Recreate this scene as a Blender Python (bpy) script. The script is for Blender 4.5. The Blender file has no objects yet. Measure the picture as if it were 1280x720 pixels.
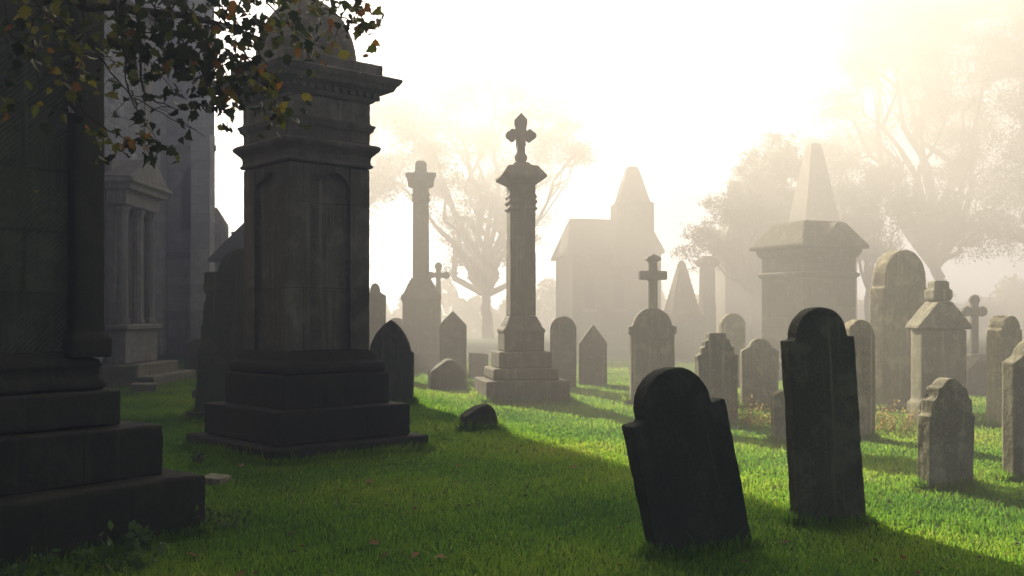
import bpy, bmesh, math, random
import numpy as np
from mathutils import Vector, Matrix, noise
R = math.radians
random.seed(7)
rng = np.random.default_rng(11)
scene = bpy.context.scene
COL = scene.collection
F, HZ, CH = 1244.0, 395.0, 1.6       # focal length (px of a 1280 frame), horizon row, eye height

SUN_AZ = math.atan(0.442)            # left of straight ahead
SUN_EL = R(24)
DENS = 0.027

# ---------------------------------------------------------------- basics
def gz(x, y):
    return 0.05 * noise.noise(Vector((x * 0.22, y * 0.22, 3.1))) + 0.018 * noise.noise(Vector((x * 0.9, y * 0.9, 7.7)))

def at(px, Y, z=None):
    x = (px - 640.0) / F * Y
    return Vector((x, Y, gz(x, Y) if z is None else z))

def zpx(py, Y):
    return CH - (py - HZ) / F * Y

def props(o, label=None, cat=None, group=None, kind=None):
    if label: o['label'] = label
    if cat: o['category'] = cat
    if group: o['group'] = group
    if kind: o['kind'] = kind
    return o

def thing(name, label, cat, loc, rz=0.0, group=None, rot=None):
    o = bpy.data.objects.new(name, None)
    o.empty_display_size = 0.2
    COL.objects.link(o)
    o.location = loc
    o.rotation_euler = rot if rot else (0, 0, rz)
    return props(o, label, cat, group)

def link(name, me, mat, parent=None):
    o = bpy.data.objects.new(name, me)
    me.materials.append(mat)
    COL.objects.link(o)
    if parent is not None: o.parent = parent
    return o

def obj(name, bm, mat, parent=None, smooth=False):
    me = bpy.data.meshes.new(name)
    bmesh.ops.recalc_face_normals(bm, faces=bm.faces)
    bm.to_mesh(me); bm.free()
    if smooth:
        me.polygons.foreach_set('use_smooth', [True] * len(me.polygons))
    return link(name, me, mat, parent)

def raw(name, verts, faces_flat, nper, mat, parent=None, tint=None, smooth=False):
    """verts Nx3 array, all faces with nper corners"""
    me = bpy.data.meshes.new(name)
    nf = len(faces_flat) // nper
    me.vertices.add(len(verts)); me.vertices.foreach_set('co', np.asarray(verts, dtype=np.float32).ravel())
    me.loops.add(len(faces_flat)); me.loops.foreach_set('vertex_index', np.asarray(faces_flat, dtype=np.int32))
    me.polygons.add(nf)
    me.polygons.foreach_set('loop_start', np.arange(0, nf * nper, nper, dtype=np.int32))
    me.polygons.foreach_set('loop_total', np.full(nf, nper, dtype=np.int32))
    if smooth: me.polygons.foreach_set('use_smooth', np.ones(nf, dtype=bool))
    if tint is not None:
        a = me.attributes.new('tint', 'FLOAT', 'POINT'); a.data.foreach_set('value', np.asarray(tint, dtype=np.float32))
    me.update(calc_edges=True)
    return link(name, me, mat, parent)

def box(bm, x0, x1, y0, y1, z0, z1):
    v = [bm.verts.new((x, y, z)) for z in (z0, z1) for x, y in ((x0, y0), (x1, y0), (x1, y1), (x0, y1))]
    for f in ((3, 2, 1, 0), (4, 5, 6, 7), (0, 1, 5, 4), (1, 2, 6, 5), (2, 3, 7, 6), (3, 0, 4, 7)):
        bm.faces.new([v[i] for i in f])

def ring_stack(bm, rings):
    rs = [[bm.verts.new(p) for p in r] for r in rings]
    n = len(rs[0])
    for a, b in zip(rs, rs[1:]):
        for i in range(n):
            bm.faces.new((a[i], a[(i + 1) % n], b[(i + 1) % n], b[i]))
    bm.faces.new(rs[0][::-1]); bm.faces.new(rs[-1])

def sq(bm, prof, cx=0, cy=0, ky=1.0):
    """square section stack: prof = [(half width, z)]"""
    ring_stack(bm, [[(cx + s * h, cy + t * h * ky, z) for s, t in ((-1, -1), (1, -1), (1, 1), (-1, 1))] for h, z in prof])

def rnd(bm, prof, n=24, cx=0, cy=0):
    ring_stack(bm, [[(cx + r * math.cos(2 * math.pi * i / n), cy + r * math.sin(2 * math.pi * i / n), z) for i in range(n)] for r, z in prof])

def extr(bm, pts, y0, y1):
    """outline in x,z pushed through y"""
    a = [bm.verts.new((x, y0, z)) for x, z in pts]
    b = [bm.verts.new((x, y1, z)) for x, z in pts]
    n = len(pts)
    for i in range(n):
        bm.faces.new((a[i], a[(i + 1) % n], b[(i + 1) % n], b[i]))
    bm.faces.new(a[::-1]); bm.faces.new(b)

def extz(bm, pts, z0, z1):
    ring_stack(bm, [[(x, y, z0) for x, y in pts], [(x, y, z1) for x, y in pts]])

TEX = {}
def tex(kind, size):
    k = (kind, size)
    if k not in TEX:
        t = bpy.data.textures.new('wear_%s_%g' % (kind.lower(), size), kind)
        t.noise_scale = size
        if kind == 'CLOUDS': t.noise_depth = 3
        TEX[k] = t
    return TEX[k]

def weather(o, vox=0.02, amp=0.012, big=0.0, size=0.12):
    m = o.modifiers.new('remesh', 'REMESH'); m.mode = 'VOXEL'; m.voxel_size = vox; m.use_smooth_shade = True
    s = o.modifiers.new('soften', 'SMOOTH'); s.factor = 0.5; s.iterations = 1
    for a, sz in ((amp, size), (amp * 0.45, size * 0.28), (big, 0.7)):
        if a > 0:
            d = o.modifiers.new('wear', 'DISPLACE'); d.texture = tex('CLOUDS', sz); d.strength = a; d.mid_level = 0.5
            d.texture_coords = 'GLOBAL'
    return o

# ---------------------------------------------------------------- materials
def nt(name):
    m = bpy.data.materials.new(name); m.use_nodes = True
    t = m.node_tree; t.nodes.clear()
    return m, t, t.nodes, t.links

def N(t, typ, **kw):
    n = t.nodes.new(typ)
    for k, v in kw.items():
        if k.startswith('i_'): n.inputs[k[2:].replace('_', ' ')].default_value = v
        else: setattr(n, k, v)
    return n

def ramp(t, src, stops):
    r = t.nodes.new('ShaderNodeValToRGB')
    e = r.color_ramp.elements
    while len(e) < len(stops): e.new(0.5)
    for el, (p, c) in zip(e, stops):
        el.position = p; el.color = (*c, 1) if len(c) == 3 else c
    t.links.new(src, r.inputs[0])
    return r.outputs[0]

def g(v): return (v, v, v)

def mixc(t, fac, a, b, mode='MIX'):
    m = t.nodes.new('ShaderNodeMix'); m.data_type = 'RGBA'; m.blend_type = mode
    for s, i in ((fac, 0), (a, 6), (b, 7)):
        if isinstance(s, bpy.types.NodeSocket): t.links.new(s, m.inputs[i])
        elif i == 0: m.inputs[0].default_value = s
        else: m.inputs[i].default_value = (*s, 1)
    return m.outputs[2]

def math_(t, op, a, b=None):
    m = t.nodes.new('ShaderNodeMath'); m.operation = op
    for i, s in enumerate((a, b)):
        if s is None: continue
        if isinstance(s, bpy.types.NodeSocket): t.links.new(s, m.inputs[i])
        else: m.inputs[i].default_value = s
    return m.outputs[0]

def stone(name, c1, c2, moss=(0.03, 0.045, 0.018), moss_amt=0.5, lichen=0.0, courses=None, tooled=False, rough=0.85, bump=0.5, rubble=None):
    m, t, n, l = nt(name)
    out = N(t, 'ShaderNodeOutputMaterial'); b = N(t, 'ShaderNodeBsdfPrincipled', i_Roughness=rough)
    b.inputs['Specular IOR Level'].default_value = 0.3
    tc = N(t, 'ShaderNodeTexCoord'); P = tc.outputs['Object']
    oi = N(t, 'ShaderNodeObjectInfo')
    off = N(t, 'ShaderNodeVectorMath', operation='SCALE'); off.inputs[0].default_value = (17, 9, 5); l.new(oi.outputs['Random'], off.inputs['Scale'])
    ad = N(t, 'ShaderNodeVectorMath', operation='ADD'); l.new(P, ad.inputs[0]); l.new(off.outputs[0], ad.inputs[1])
    V = ad.outputs[0]
    def nz(scale, det=6, rou=0.6, vec=V):
        q = N(t, 'ShaderNodeTexNoise', i_Scale=scale, i_Detail=det, i_Roughness=rou); l.new(vec, q.inputs['Vector']); return q.outputs[0]
    big = nz(2.2); mid = nz(9); fine = nz(55, 4, 0.7)
    mp = N(t, 'ShaderNodeMapping'); mp.inputs['Scale'].default_value = (14, 14, 0.9); l.new(V, mp.inputs[0])
    streak = nz(1.0, 5, 0.6, mp.outputs[0])
    col = mixc(t, ramp(t, big, [(0.35, g(0)), (0.65, g(1))]), c1, c2)
    col = mixc(t, ramp(t, streak, [(0.5, g(0)), (0.72, g(0.75))]), col, tuple(x * 0.35 for x in c2))
    col = mixc(t, ramp(t, mid, [(0.44, g(0)), (0.57, g(moss_amt))]), col, moss)
    if lichen > 0:
        vo = N(t, 'ShaderNodeTexNoise', i_Scale=14, i_Detail=8, i_Roughness=0.75); l.new(V, vo.inputs['Vector'])
        col = mixc(t, ramp(t, vo.outputs[0], [(0.58, g(0)), (0.66, g(lichen))]), col, (0.30, 0.31, 0.24))
    blot = nz(4.5, 8, 0.68)
    col = mixc(t, ramp(t, blot, [(0.52, g(0)), (0.58, g(0.4)), (0.72, g(0.7))]), col, tuple(min(1, x * 2.7) for x in c1))
    col = mixc(t, ramp(t, fine, [(0.35, g(0)), (0.65, g(0.6))]), col, tuple(min(1, x * 2.0) for x in c1))
    mp2 = N(t, 'ShaderNodeMapping'); mp2.inputs['Scale'].default_value = (22, 22, 0.6); mp2.inputs['Location'].default_value = (3, 7, 1); l.new(V, mp2.inputs[0])
    col = mixc(t, ramp(t, nz(1.0, 4, 0.6, mp2.outputs[0]), [(0.56, g(0)), (0.70, g(0.55))]), col, tuple(min(1, x * 3.2) for x in c1))
    h = math_(t, 'ADD', math_(t, 'MULTIPLY', fine, 0.35), math_(t, 'MULTIPLY', mid, 1.0))
    h = math_(t, 'ADD', h, math_(t, 'MULTIPLY', streak, 0.4))
    if courses or tooled or rubble:
        sx = N(t, 'ShaderNodeSeparateXYZ'); l.new(P, sx.inputs[0])
        u = math_(t, 'ADD', sx.outputs[0], sx.outputs[1])
        cb = N(t, 'ShaderNodeCombineXYZ'); l.new(u, cb.inputs[0]); l.new(sx.outputs[2], cb.inputs[1])
        if courses or rubble:
            bw, bh, mo = courses or rubble
            src = cb.outputs[0]
            if rubble:
                wn = N(t, 'ShaderNodeTexNoise', i_Scale=2.6, i_Detail=2); l.new(P, wn.inputs['Vector'])
                wv = N(t, 'ShaderNodeVectorMath', operation='SCALE'); wv.inputs['Scale'].default_value = 0.28; l.new(wn.outputs['Color'], wv.inputs[0])
                wa = N(t, 'ShaderNodeVectorMath', operation='ADD'); l.new(src, wa.inputs[0]); l.new(wv.outputs[0], wa.inputs[1]); src = wa.outputs[0]
            br = N(t, 'ShaderNodeTexBrick', i_Scale=1.0)
            br.inputs['Brick Width'].default_value = bw; br.inputs['Row Height'].default_value = bh
            br.inputs['Mortar Size'].default_value = mo; br.inputs['Mortar Smooth'].default_value = 0.4
            br.inputs['Color1'].default_value = (*g(0.55), 1); br.inputs['Color2'].default_value = (*g(1.0), 1); br.inputs['Mortar'].default_value = (*g(0.5), 1)
            br.inputs['Bias'].default_value = 0.0
            l.new(src, br.inputs['Vector'])
            col = mixc(t, 0.8, col, br.outputs['Color'], 'MULTIPLY')
            h = math_(t, 'SUBTRACT', h, math_(t, 'MULTIPLY', br.outputs['Fac'], 2.4 if rubble else 1.8))
        if tooled:
            mr = N(t, 'ShaderNodeMapping'); mr.inputs['Rotation'].default_value = (0, 0, R(47)); l.new(cb.outputs[0], mr.inputs[0])
            wv = N(t, 'ShaderNodeTexWave', i_Scale=11.0, i_Distortion=0.8, i_Detail=2); wv.inputs['Detail Scale'].default_value = 3; l.new(mr.outputs[0], wv.inputs[0])
            hv = ramp(t, nz(1.7, 3), [(0.38, g(0.1)), (0.62, g(1.0))])
            hw = math_(t, 'MULTIPLY', wv.outputs[1], hv)
            h = math_(t, 'ADD', h, math_(t, 'MULTIPLY', hw, 0.5))
            col = mixc(t, math_(t, 'MULTIPLY', hw, 0.4), col, tuple(x * 2.2 for x in c1))
    bu = N(t, 'ShaderNodeBump', i_Strength=bump, i_Distance=0.02); l.new(h, bu.inputs['Height'])
    l.new(bu.outputs[0], b.inputs['Normal']); l.new(col, b.inputs['Base Color']); l.new(b.outputs[0], out.inputs[0])
    return m

def leafmat(name, cols, trans=0.45, rough=0.5, attr=True):
    """cols: list of (pos,colour) along the per-leaf tint"""
    m, t, n, l = nt(name)
    out = N(t, 'ShaderNodeOutputMaterial')
    a = N(t, 'ShaderNodeAttribute', attribute_name='tint')
    col = ramp(t, a.outputs['Fac'], cols)
    p = N(t, 'ShaderNodeBsdfPrincipled', i_Roughness=rough); p.inputs['Specular IOR Level'].default_value = 0.3
    tr = N(t, 'ShaderNodeBsdfTranslucent'); mx = N(t, 'ShaderNodeMixShader'); mx.inputs[0].default_value = trans
    l.new(col, p.inputs['Base Color'])
    br = N(t, 'ShaderNodeVectorMath', operation='SCALE'); br.inputs['Scale'].default_value = 1.5; l.new(col, br.inputs[0]); l.new(br.outputs[0], tr.inputs[0])
    l.new(p.outputs[0], mx.inputs[1]); l.new(tr.outputs[0], mx.inputs[2]); l.new(mx.outputs[0], out.inputs[0])
    return m

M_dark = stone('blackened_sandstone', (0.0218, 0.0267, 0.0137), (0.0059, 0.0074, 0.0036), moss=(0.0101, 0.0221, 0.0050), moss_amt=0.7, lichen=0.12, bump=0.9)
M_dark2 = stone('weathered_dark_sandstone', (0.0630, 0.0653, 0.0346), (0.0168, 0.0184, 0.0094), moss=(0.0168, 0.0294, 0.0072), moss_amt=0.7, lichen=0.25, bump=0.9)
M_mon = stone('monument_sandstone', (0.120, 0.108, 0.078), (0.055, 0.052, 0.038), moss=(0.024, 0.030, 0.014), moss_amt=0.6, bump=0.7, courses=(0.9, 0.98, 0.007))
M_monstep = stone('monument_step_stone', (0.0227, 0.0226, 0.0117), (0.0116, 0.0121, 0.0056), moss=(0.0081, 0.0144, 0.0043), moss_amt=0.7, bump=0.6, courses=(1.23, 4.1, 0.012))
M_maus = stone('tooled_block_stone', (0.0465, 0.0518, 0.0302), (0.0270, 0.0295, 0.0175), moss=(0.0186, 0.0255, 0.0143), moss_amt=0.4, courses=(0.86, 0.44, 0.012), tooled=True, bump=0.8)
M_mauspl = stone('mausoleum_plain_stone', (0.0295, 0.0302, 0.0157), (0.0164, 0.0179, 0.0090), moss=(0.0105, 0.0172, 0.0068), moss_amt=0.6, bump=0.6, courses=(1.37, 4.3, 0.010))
M_grey = stone('grey_headstone', (0.167, 0.158, 0.104), (0.100, 0.095, 0.063), moss=(0.05, 0.062, 0.028), moss_amt=0.6, lichen=0.4)
M_buff = stone('buff_headstone', (0.235, 0.209, 0.126), (0.157, 0.138, 0.081), moss=(0.06, 0.07, 0.03), moss_amt=0.5, lichen=0.3)
M_far = stone('far_sandstone', (0.0968, 0.0855, 0.0532), (0.0615, 0.0555, 0.0330), moss_amt=0.4, bump=0.3)
M_farc = stone('chapel_ashlar', (0.1032, 0.0912, 0.0568), (0.0656, 0.0592, 0.0352), moss_amt=0.3, bump=0.4, courses=(0.5600, 0.2640, 0.0096))
M_slate = stone('roof_slate', (0.098, 0.095, 0.074), (0.069, 0.067, 0.050), moss_amt=0.4, bump=0.4, courses=(0.3, 0.22, 0.01))
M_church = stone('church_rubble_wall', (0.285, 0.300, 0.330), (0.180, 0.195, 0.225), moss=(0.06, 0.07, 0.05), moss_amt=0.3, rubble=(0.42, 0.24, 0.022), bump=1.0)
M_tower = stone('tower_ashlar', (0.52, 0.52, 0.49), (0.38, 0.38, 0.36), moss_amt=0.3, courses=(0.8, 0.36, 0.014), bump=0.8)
M_trim = stone('church_trim_stone', (0.1980, 0.1890, 0.1662), (0.1350, 0.1302, 0.1128), moss_amt=0.35, bump=0.4)
M_glass = stone('leaded_glass', (0.03, 0.033, 0.036), (0.02, 0.022, 0.024), moss_amt=0.1, rough=0.25, bump=0.2)
M_bark = stone('bark', (0.049, 0.040, 0.024), (0.029, 0.025, 0.015), moss=(0.02, 0.03, 0.012), moss_amt=0.4, bump=1.0)
M_twig = stone('twig_bark', (0.034, 0.027, 0.016), (0.022, 0.017, 0.010), moss_amt=0.1, bump=0.2)

M_grass = leafmat('grass_blades', [(0.0, (0.045, 0.135, 0.018)), (0.45, (0.14, 0.27, 0.026)), (0.8, (0.25, 0.34, 0.036)), (1.0, (0.30, 0.28, 0.09))], 0.7, 0.5)
M_leafg = leafmat('autumn_branch_leaves', [(0.0, (0.010, 0.018, 0.006)), (0.5, (0.030, 0.045, 0.009)), (0.66, (0.09, 0.105, 0.012)), (0.8, (0.17, 0.14, 0.015)), (0.88, (0.24, 0.11, 0.014)), (1.0, (0.14, 0.05, 0.010))], 0.6, 0.35)
M_leaff = leafmat('autumn_tree_foliage', [(0.0, (0.04, 0.055, 0.02)), (0.6, (0.08, 0.085, 0.03)), (1.0, (0.12, 0.09, 0.035))], 0.35, 0.6)
M_leafd = leafmat('evergreen_foliage', [(0.0, (0.022, 0.04, 0.018)), (1.0, (0.05, 0.075, 0.03))], 0.3, 0.6)
M_dry = leafmat('dry_stalks', [(0.0, (0.16, 0.13, 0.045)), (0.6, (0.36, 0.27, 0.09)), (1.0, (0.45, 0.32, 0.12))], 0.5, 0.6)
M_weed = leafmat('weed_leaves', [(0.0, (0.03, 0.07, 0.02)), (1.0, (0.10, 0.17, 0.04))], 0.4, 0.45)
M_fallen = leafmat('fallen_leaf_brown', [(0.0, (0.045, 0.02, 0.010)), (0.5, (0.13, 0.05, 0.018)), (1.0, (0.24, 0.12, 0.03))], 0.25, 0.6)

def ground_mat():
    m, t, n, l = nt('turf')
    out = N(t, 'ShaderNodeOutputMaterial'); b = N(t, 'ShaderNodeBsdfPrincipled', i_Roughness=0.9)
    b.inputs['Specular IOR Level'].default_value = 0.15
    tc = N(t, 'ShaderNodeTexCoord'); P = tc.outputs['Object']
    a = N(t, 'ShaderNodeTexNoise', i_Scale=0.8, i_Detail=6); l.new(P, a.inputs['Vector'])
    c = N(t, 'ShaderNodeTexNoise', i_Scale=30, i_Detail=6, i_Roughness=0.7); l.new(P, c.inputs['Vector'])
    col = mixc(t, ramp(t, a.outputs[0], [(0.3, g(0)), (0.7, g(1))]), (0.04, 0.11, 0.018), (0.065, 0.16, 0.025))
    col = mixc(t, ramp(t, c.outputs[0], [(0.35, g(0.8)), (0.6, g(0))]), col, (0.016, 0.026, 0.009))
    bu = N(t, 'ShaderNodeBump', i_Strength=1.0, i_Distance=0.05); l.new(c.outputs[0], bu.inputs['Height'])
    l.new(bu.outputs[0], b.inputs['Normal']); l.new(col, b.inputs['Base Color']); l.new(b.outputs[0], out.inputs[0])
    return m
M_ground = ground_mat()

# ---------------------------------------------------------------- world, sun, camera, haze
w = bpy.data.worlds.new('World'); scene.world = w; w.use_nodes = True
wt = w.node_tree; wt.nodes.clear()
sky = wt.nodes.new('ShaderNodeTexSky'); sky.sky_type = 'NISHITA'; sky.sun_disc = False
sky.sun_elevation = SUN_EL; sky.sun_rotation = -SUN_AZ; sky.air_density = 0.12; sky.dust_density = 1.3; sky.altitude = 50
bg = wt.nodes.new('ShaderNodeBackground'); bg.inputs[1].default_value = 0.055
wo = wt.nodes.new('ShaderNodeOutputWorld')
wt.links.new(sky.outputs[0], bg.inputs[0]); wt.links.new(bg.outputs[0], wo.inputs[0])

sd = Vector((-math.sin(SUN_AZ) * math.cos(SUN_EL), math.cos(SUN_AZ) * math.cos(SUN_EL), math.sin(SUN_EL)))  # towards the sun
L = bpy.data.lights.new('sun', 'SUN'); L.energy = 5.0; L.angle = R(0.5); L.color = (1.0, 0.87, 0.67)
lo = bpy.data.objects.new('sun', L); COL.objects.link(lo); lo.rotation_euler = sd.to_track_quat('Z', 'Y').to_euler(); lo.location = (-20, 40, 30)

cam = bpy.data.cameras.new('camera'); co = bpy.data.objects.new('camera', cam); COL.objects.link(co); scene.camera = co
co.location = (0, 0, CH); co.rotation_euler = (R(90), 0, 0)
cam.sensor_width = 36; cam.lens = 36 * F / 1280; cam.shift_y = (HZ - 360) / 1280.0
cam.clip_start = 0.05; cam.clip_end = 500

BX0, BX1, BY0, BY1, BZ1 = -48, 56, -14, 98, 22.8
bm = bmesh.new(); box(bm, BX0, BX1, BY0, BY1, -1.4, BZ1)
m, t, n, l = nt('mist')
out = N(t, 'ShaderNodeOutputMaterial'); pv = N(t, 'ShaderNodeVolumePrincipled')
pv.inputs['Color'].default_value = (0.70, 0.69, 0.665, 1); pv.inputs['Density'].default_value = DENS; pv.inputs['Anisotropy'].default_value = 0.38
l.new(pv.outputs[0], out.inputs['Volume'])
hz = obj('haze', bm, m); props(hz, kind='stuff')

# ---------------------------------------------------------------- ground
nx, ny = 230, 250
xs = np.linspace(BX0 + 0.5, BX1 - 0.5, nx); ys = np.linspace(BY0 + 0.5, BY1 - 0.5, ny)
V = np.array([(x, y, gz(x, y)) for y in ys for x in xs])
I = np.arange((nx - 1) * (ny - 1)); r_, c_ = I // (nx - 1), I % (nx - 1); a_ = r_ * nx + c_
props(raw('ground', V, np.stack([a_, a_ + 1, a_ + nx + 1, a_ + nx], 1).ravel(), 4, M_ground, smooth=True), kind='structure')

# grass blades: one object, nobody could count them
def grass():
    n = 760000
    u = rng.random(n)
    Y = 4.9 * (34 / 4.9) ** (u ** 0.92)
    px = rng.uniform(-560, 1860, n)
    X = (px - 640) / F * Y
    Xe, Ye = [], []
    for fx_, fy_, a_, hx, hy in FOOT:
        m_ = int(min(9000, 900 * (hx + hy) * 4 / max(1, fy_ / 8)))
        u1 = rng.uniform(-1, 1, m_); sd_ = rng.integers(0, 4, m_); o_ = np.abs(rng.normal(0, .035, m_)) + .005
        lx_ = np.where(sd_ < 2, u1 * hx, np.where(sd_ == 2, hx + o_, -hx - o_)); ly_ = np.where(sd_ == 0, hy + o_, np.where(sd_ == 1, -hy - o_, u1 * hy))
        Xe.append(fx_ + lx_ * math.cos(a_) - ly_ * math.sin(a_)); Ye.append(fy_ + lx_ * math.sin(a_) + ly_ * math.cos(a_))
    Xe = np.concatenate(Xe); Ye = np.concatenate(Ye)
    X = np.concatenate([X, Xe]); Y = np.concatenate([Y, Ye]); foot = np.zeros(len(X), bool); foot[n:] = True; n = len(X)
    # noise for height and tint
    ks = [(0.7, 1.1, 0.3), (1.9, -1.3, 1.7), (-3.1, 2.7, 4.0), (6.3, 5.1, 2.2), (11.0, -9.0, 0.9)]
    f = sum(np.sin(a * X + b * Y + c) for a, b, c in ks) / 5
    f2 = np.sin(1.3 * X - .6 * Y + 2) * np.sin(.9 * X + 1.7 * Y)
    gzv = np.zeros(n)
    # bilinear lookup of the ground
    gx = (X - xs[0]) / (xs[1] - xs[0]); gy = (Y - ys[0]) / (ys[1] - ys[0])
    ix = np.clip(gx.astype(int), 0, nx - 2); iy = np.clip(gy.astype(int), 0, ny - 2)
    fx = gx - ix; fy = gy - iy; Z = V[:, 2].reshape(ny, nx)
    gzv = (Z[iy, ix] * (1 - fx) + Z[iy, ix + 1] * fx) * (1 - fy) + (Z[iy + 1, ix] * (1 - fx) + Z[iy + 1, ix + 1] * fx) * fy
    sc = np.clip(Y / 7.0, 1, 2.3)
    cl = np.clip(np.sin(3.7 * X + 1.9 * np.sin(2.3 * Y)) * np.sin(4.1 * Y + 1.3 * np.sin(3.1 * X + 1)) - .35, 0, 1)
    h = (0.026 + 0.020 * rng.random(n) + 0.012 * f + 0.028 * cl) * (1 + 0.25 * (sc - 1))
    h[foot] *= rng.uniform(1.1, 3.3, foot.sum())
    long_ = rng.random(n) < 0.02; h[long_] *= 1.8
    wd = (0.0028 + 0.0018 * rng.random(n)) * sc
    br_ = (rng.random(n) < .05) & (f2 > -.2); wd[br_] *= 3.2; h[br_] *= .75
    ang = rng.uniform(0, 2 * np.pi, n)
    lean = h * rng.uniform(0.15, 0.95, n); la = rng.uniform(0, 2 * np.pi, n)
    dx, dy = np.cos(ang) * wd, np.sin(ang) * wd
    lx, ly = np.cos(la) * lean, np.sin(la) * lean
    b0 = np.stack([X - dx, Y - dy, gzv - .004], 1); b1 = np.stack([X + dx, Y + dy, gzv - .004], 1)
    m0 = np.stack([X - dx * .8 + lx * .35, Y - dy * .8 + ly * .35, gzv + h * .6], 1); m1 = np.stack([X + dx * .8 + lx * .35, Y + dy * .8 + ly * .35, gzv + h * .6], 1)
    tp = np.stack([X + lx, Y + ly, gzv + h * .95], 1)
    vv = np.stack([b0, b1, m1, m0, tp], 1).reshape(-1, 3)
    i = np.arange(n) * 5
    fc = np.stack([i, i + 1, i + 2, i, i + 2, i + 3, i + 3, i + 2, i + 4], 1).ravel()
    big = np.sin(.55 * X + 1.3) * np.sin(.7 * Y + .4 * X) * .14
    tint = np.clip(big + 0.42 + 0.22 * f2 + 0.16 * f + rng.normal(0, 0.13, n) + (rng.random(n) < 0.03) * 0.5, 0, 1)
    props(raw('grass', vv, fc, 3, M_grass, tint=np.repeat(tint, 5)), kind='stuff', label='short dewy lawn grass between the graves')

# ---------------------------------------------------------------- headstone outlines (x,z)
def arc(cx, cz, r, a0, a1, n=14, rz=None):
    rz = rz or r
    return [(cx + r * math.cos(R(a0 + (a1 - a0) * i / n)), cz + rz * math.sin(R(a0 + (a1 - a0) * i / n))) for i in range(n + 1)]
D = -0.25                               # how deep stones go into the ground
def shouldered(w, h, r, rise=0.0, rz=None):
    rz = rz or r; s = h - rz - rise
    return [(-w/2, D), (w/2, D), (w/2, s), (r, s)] + arc(0, s + rise, r, 0, 180, 20, rz) + [(-r, s), (-w/2, s)]
def rounded(w, h, rz=None):
    rz = rz or w / 2
    return [(-w/2, D), (w/2, D)] + arc(0, h - rz, w/2, 0, 180, 20, rz)
def gothic(w, h, sh, inset=0.0):
    a = w / 2 - inset; pts = [(-w/2, D), (w/2, D), (w/2, sh - inset * 0.6)]
    if inset: pts.append((a, sh))
    n = 8
    for i in range(1, n + 1):
        t = i / n; pts.append((a * (1 - t ** 1.55), sh + (h - sh) * (1 - (1 - t) ** 1.25)))
    pts += [(-x, z) for x, z in pts[:1:-1] if x > 1e-6]
    return pts
def gabled(w, h, sh):
    return [(-w/2, D), (w/2, D), (w/2, sh), (0, h), (-w/2, sh)]
def stepped(w, h, n=4, drop=0.32):
    pts = [(-w/2, D), (w/2 * .92, D), (w/2 * .95, h - drop - .06), (w/2, h - drop - .06), (w/2, h - drop)]
    for i in range(1, n):
        x = w/2 * (1 - i / n * 0.8); z0 = h - drop + drop * (i - 1) / (n - 1); z1 = h - drop + drop * i / (n - 1)
        pts += [(x, z0), (x, z1)]
    right = pts[1:]
    left = [(-x, z) for x, z in right[::-1]]
    return right + left
def scrolled(w, h):
    r = [(w*.5, D), (w*.5, h*.66), (w*.44, h*.67), (w*.43, h*.80), (w*.33, h*.82), (w*.32, h*.91)]
    r += arc(0, h*.86, w*.25, 25, 155, 12, h*.14)
    return r + [(-x, z) for x, z in r[5::-1]]

FOOT = []
def headstone(name, label, px, Y, outline, th, mat, yaw=0, lean=0, back=0, group='headstones standing in the grass', vox=0.02, amp=0.012, cat='headstone', extra=None):
    bm = bmesh.new(); extr(bm, outline, -th / 2, th / 2)
    if extra: extra(bm, th)
    bmesh.ops.triangulate(bm, faces=[f for f in bm.faces if len(f.verts) > 4])
    o = obj(name, bm, mat)
    o.location = at(px, Y)
    if Y < 20: FOOT.append((o.location.x, o.location.y, R(yaw), max(p[0] for p in outline), th / 2))
    o.rotation_euler = (Matrix.Rotation(R(yaw), 4, 'Z') @ Matrix.Rotation(R(lean), 4, 'Y') @ Matrix.Rotation(R(back), 4, 'X')).to_euler()
    props(o, label, cat, group)
    return weather(o, vox, amp, 0.02)

# the near dark stones
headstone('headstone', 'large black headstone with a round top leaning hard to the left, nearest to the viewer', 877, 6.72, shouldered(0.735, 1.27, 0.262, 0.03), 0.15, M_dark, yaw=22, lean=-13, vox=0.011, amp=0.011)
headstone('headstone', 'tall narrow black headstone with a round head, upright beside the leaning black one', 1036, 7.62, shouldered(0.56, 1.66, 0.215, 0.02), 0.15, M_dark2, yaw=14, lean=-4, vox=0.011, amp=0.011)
headstone('headstone', 'short grey headstone with a chipped, stepped and curved top in sunlit grass', 1181, 9.25, scrolled(0.52, 1.03), 0.16, M_grey, yaw=20, lean=1.5, vox=0.013, amp=0.013)
headstone('headstone', 'grey headstone with peaked shoulders cut by the right edge of the picture', 1295, 9.7, gothic(0.66, 1.40, 1.22, 0.12), 0.17, M_grey, yaw=16, lean=0, vox=0.014)
headstone('headstone', 'slim pale round-headed headstone just behind the one at the right edge', 1255, 13.9, shouldered(0.40, 1.58, 0.165, 0.03), 0.26, M_buff, yaw=24, vox=0.016)
headstone('headstone', 'round-topped headstone half hidden behind the tall narrow black one', 1072, 12.8, shouldered(0.42, 1.55, 0.185, 0.02), 0.18, M_buff, yaw=18, vox=0.018)
headstone('headstone', 'very tall broad headstone with a wide framed arch, behind the dry weeds', 1124, 17.0, shouldered(0.98, 2.74, 0.44, 0.15, 0.5), 0.34, M_buff, yaw=22, vox=0.022)
headstone('headstone', 'grey headstone with a stair-stepped top beside the dry bush', 897, 14.9, stepped(0.64, 1.38), 0.16, M_grey, yaw=8, lean=-1, vox=0.018)
headstone('headstone', 'wide headstone with a low curved top, between the stepped stone and the tall black one', 949, 17.2, [(-.31, D), (.31, D), (.33, 1.02), (.20, 1.08)] + arc(0, 1.10, .18, 0, 180, 10, .13) + [(-.20, 1.08), (-.33, 1.02)], 0.16, M_grey, yaw=6, vox=0.022)
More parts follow.
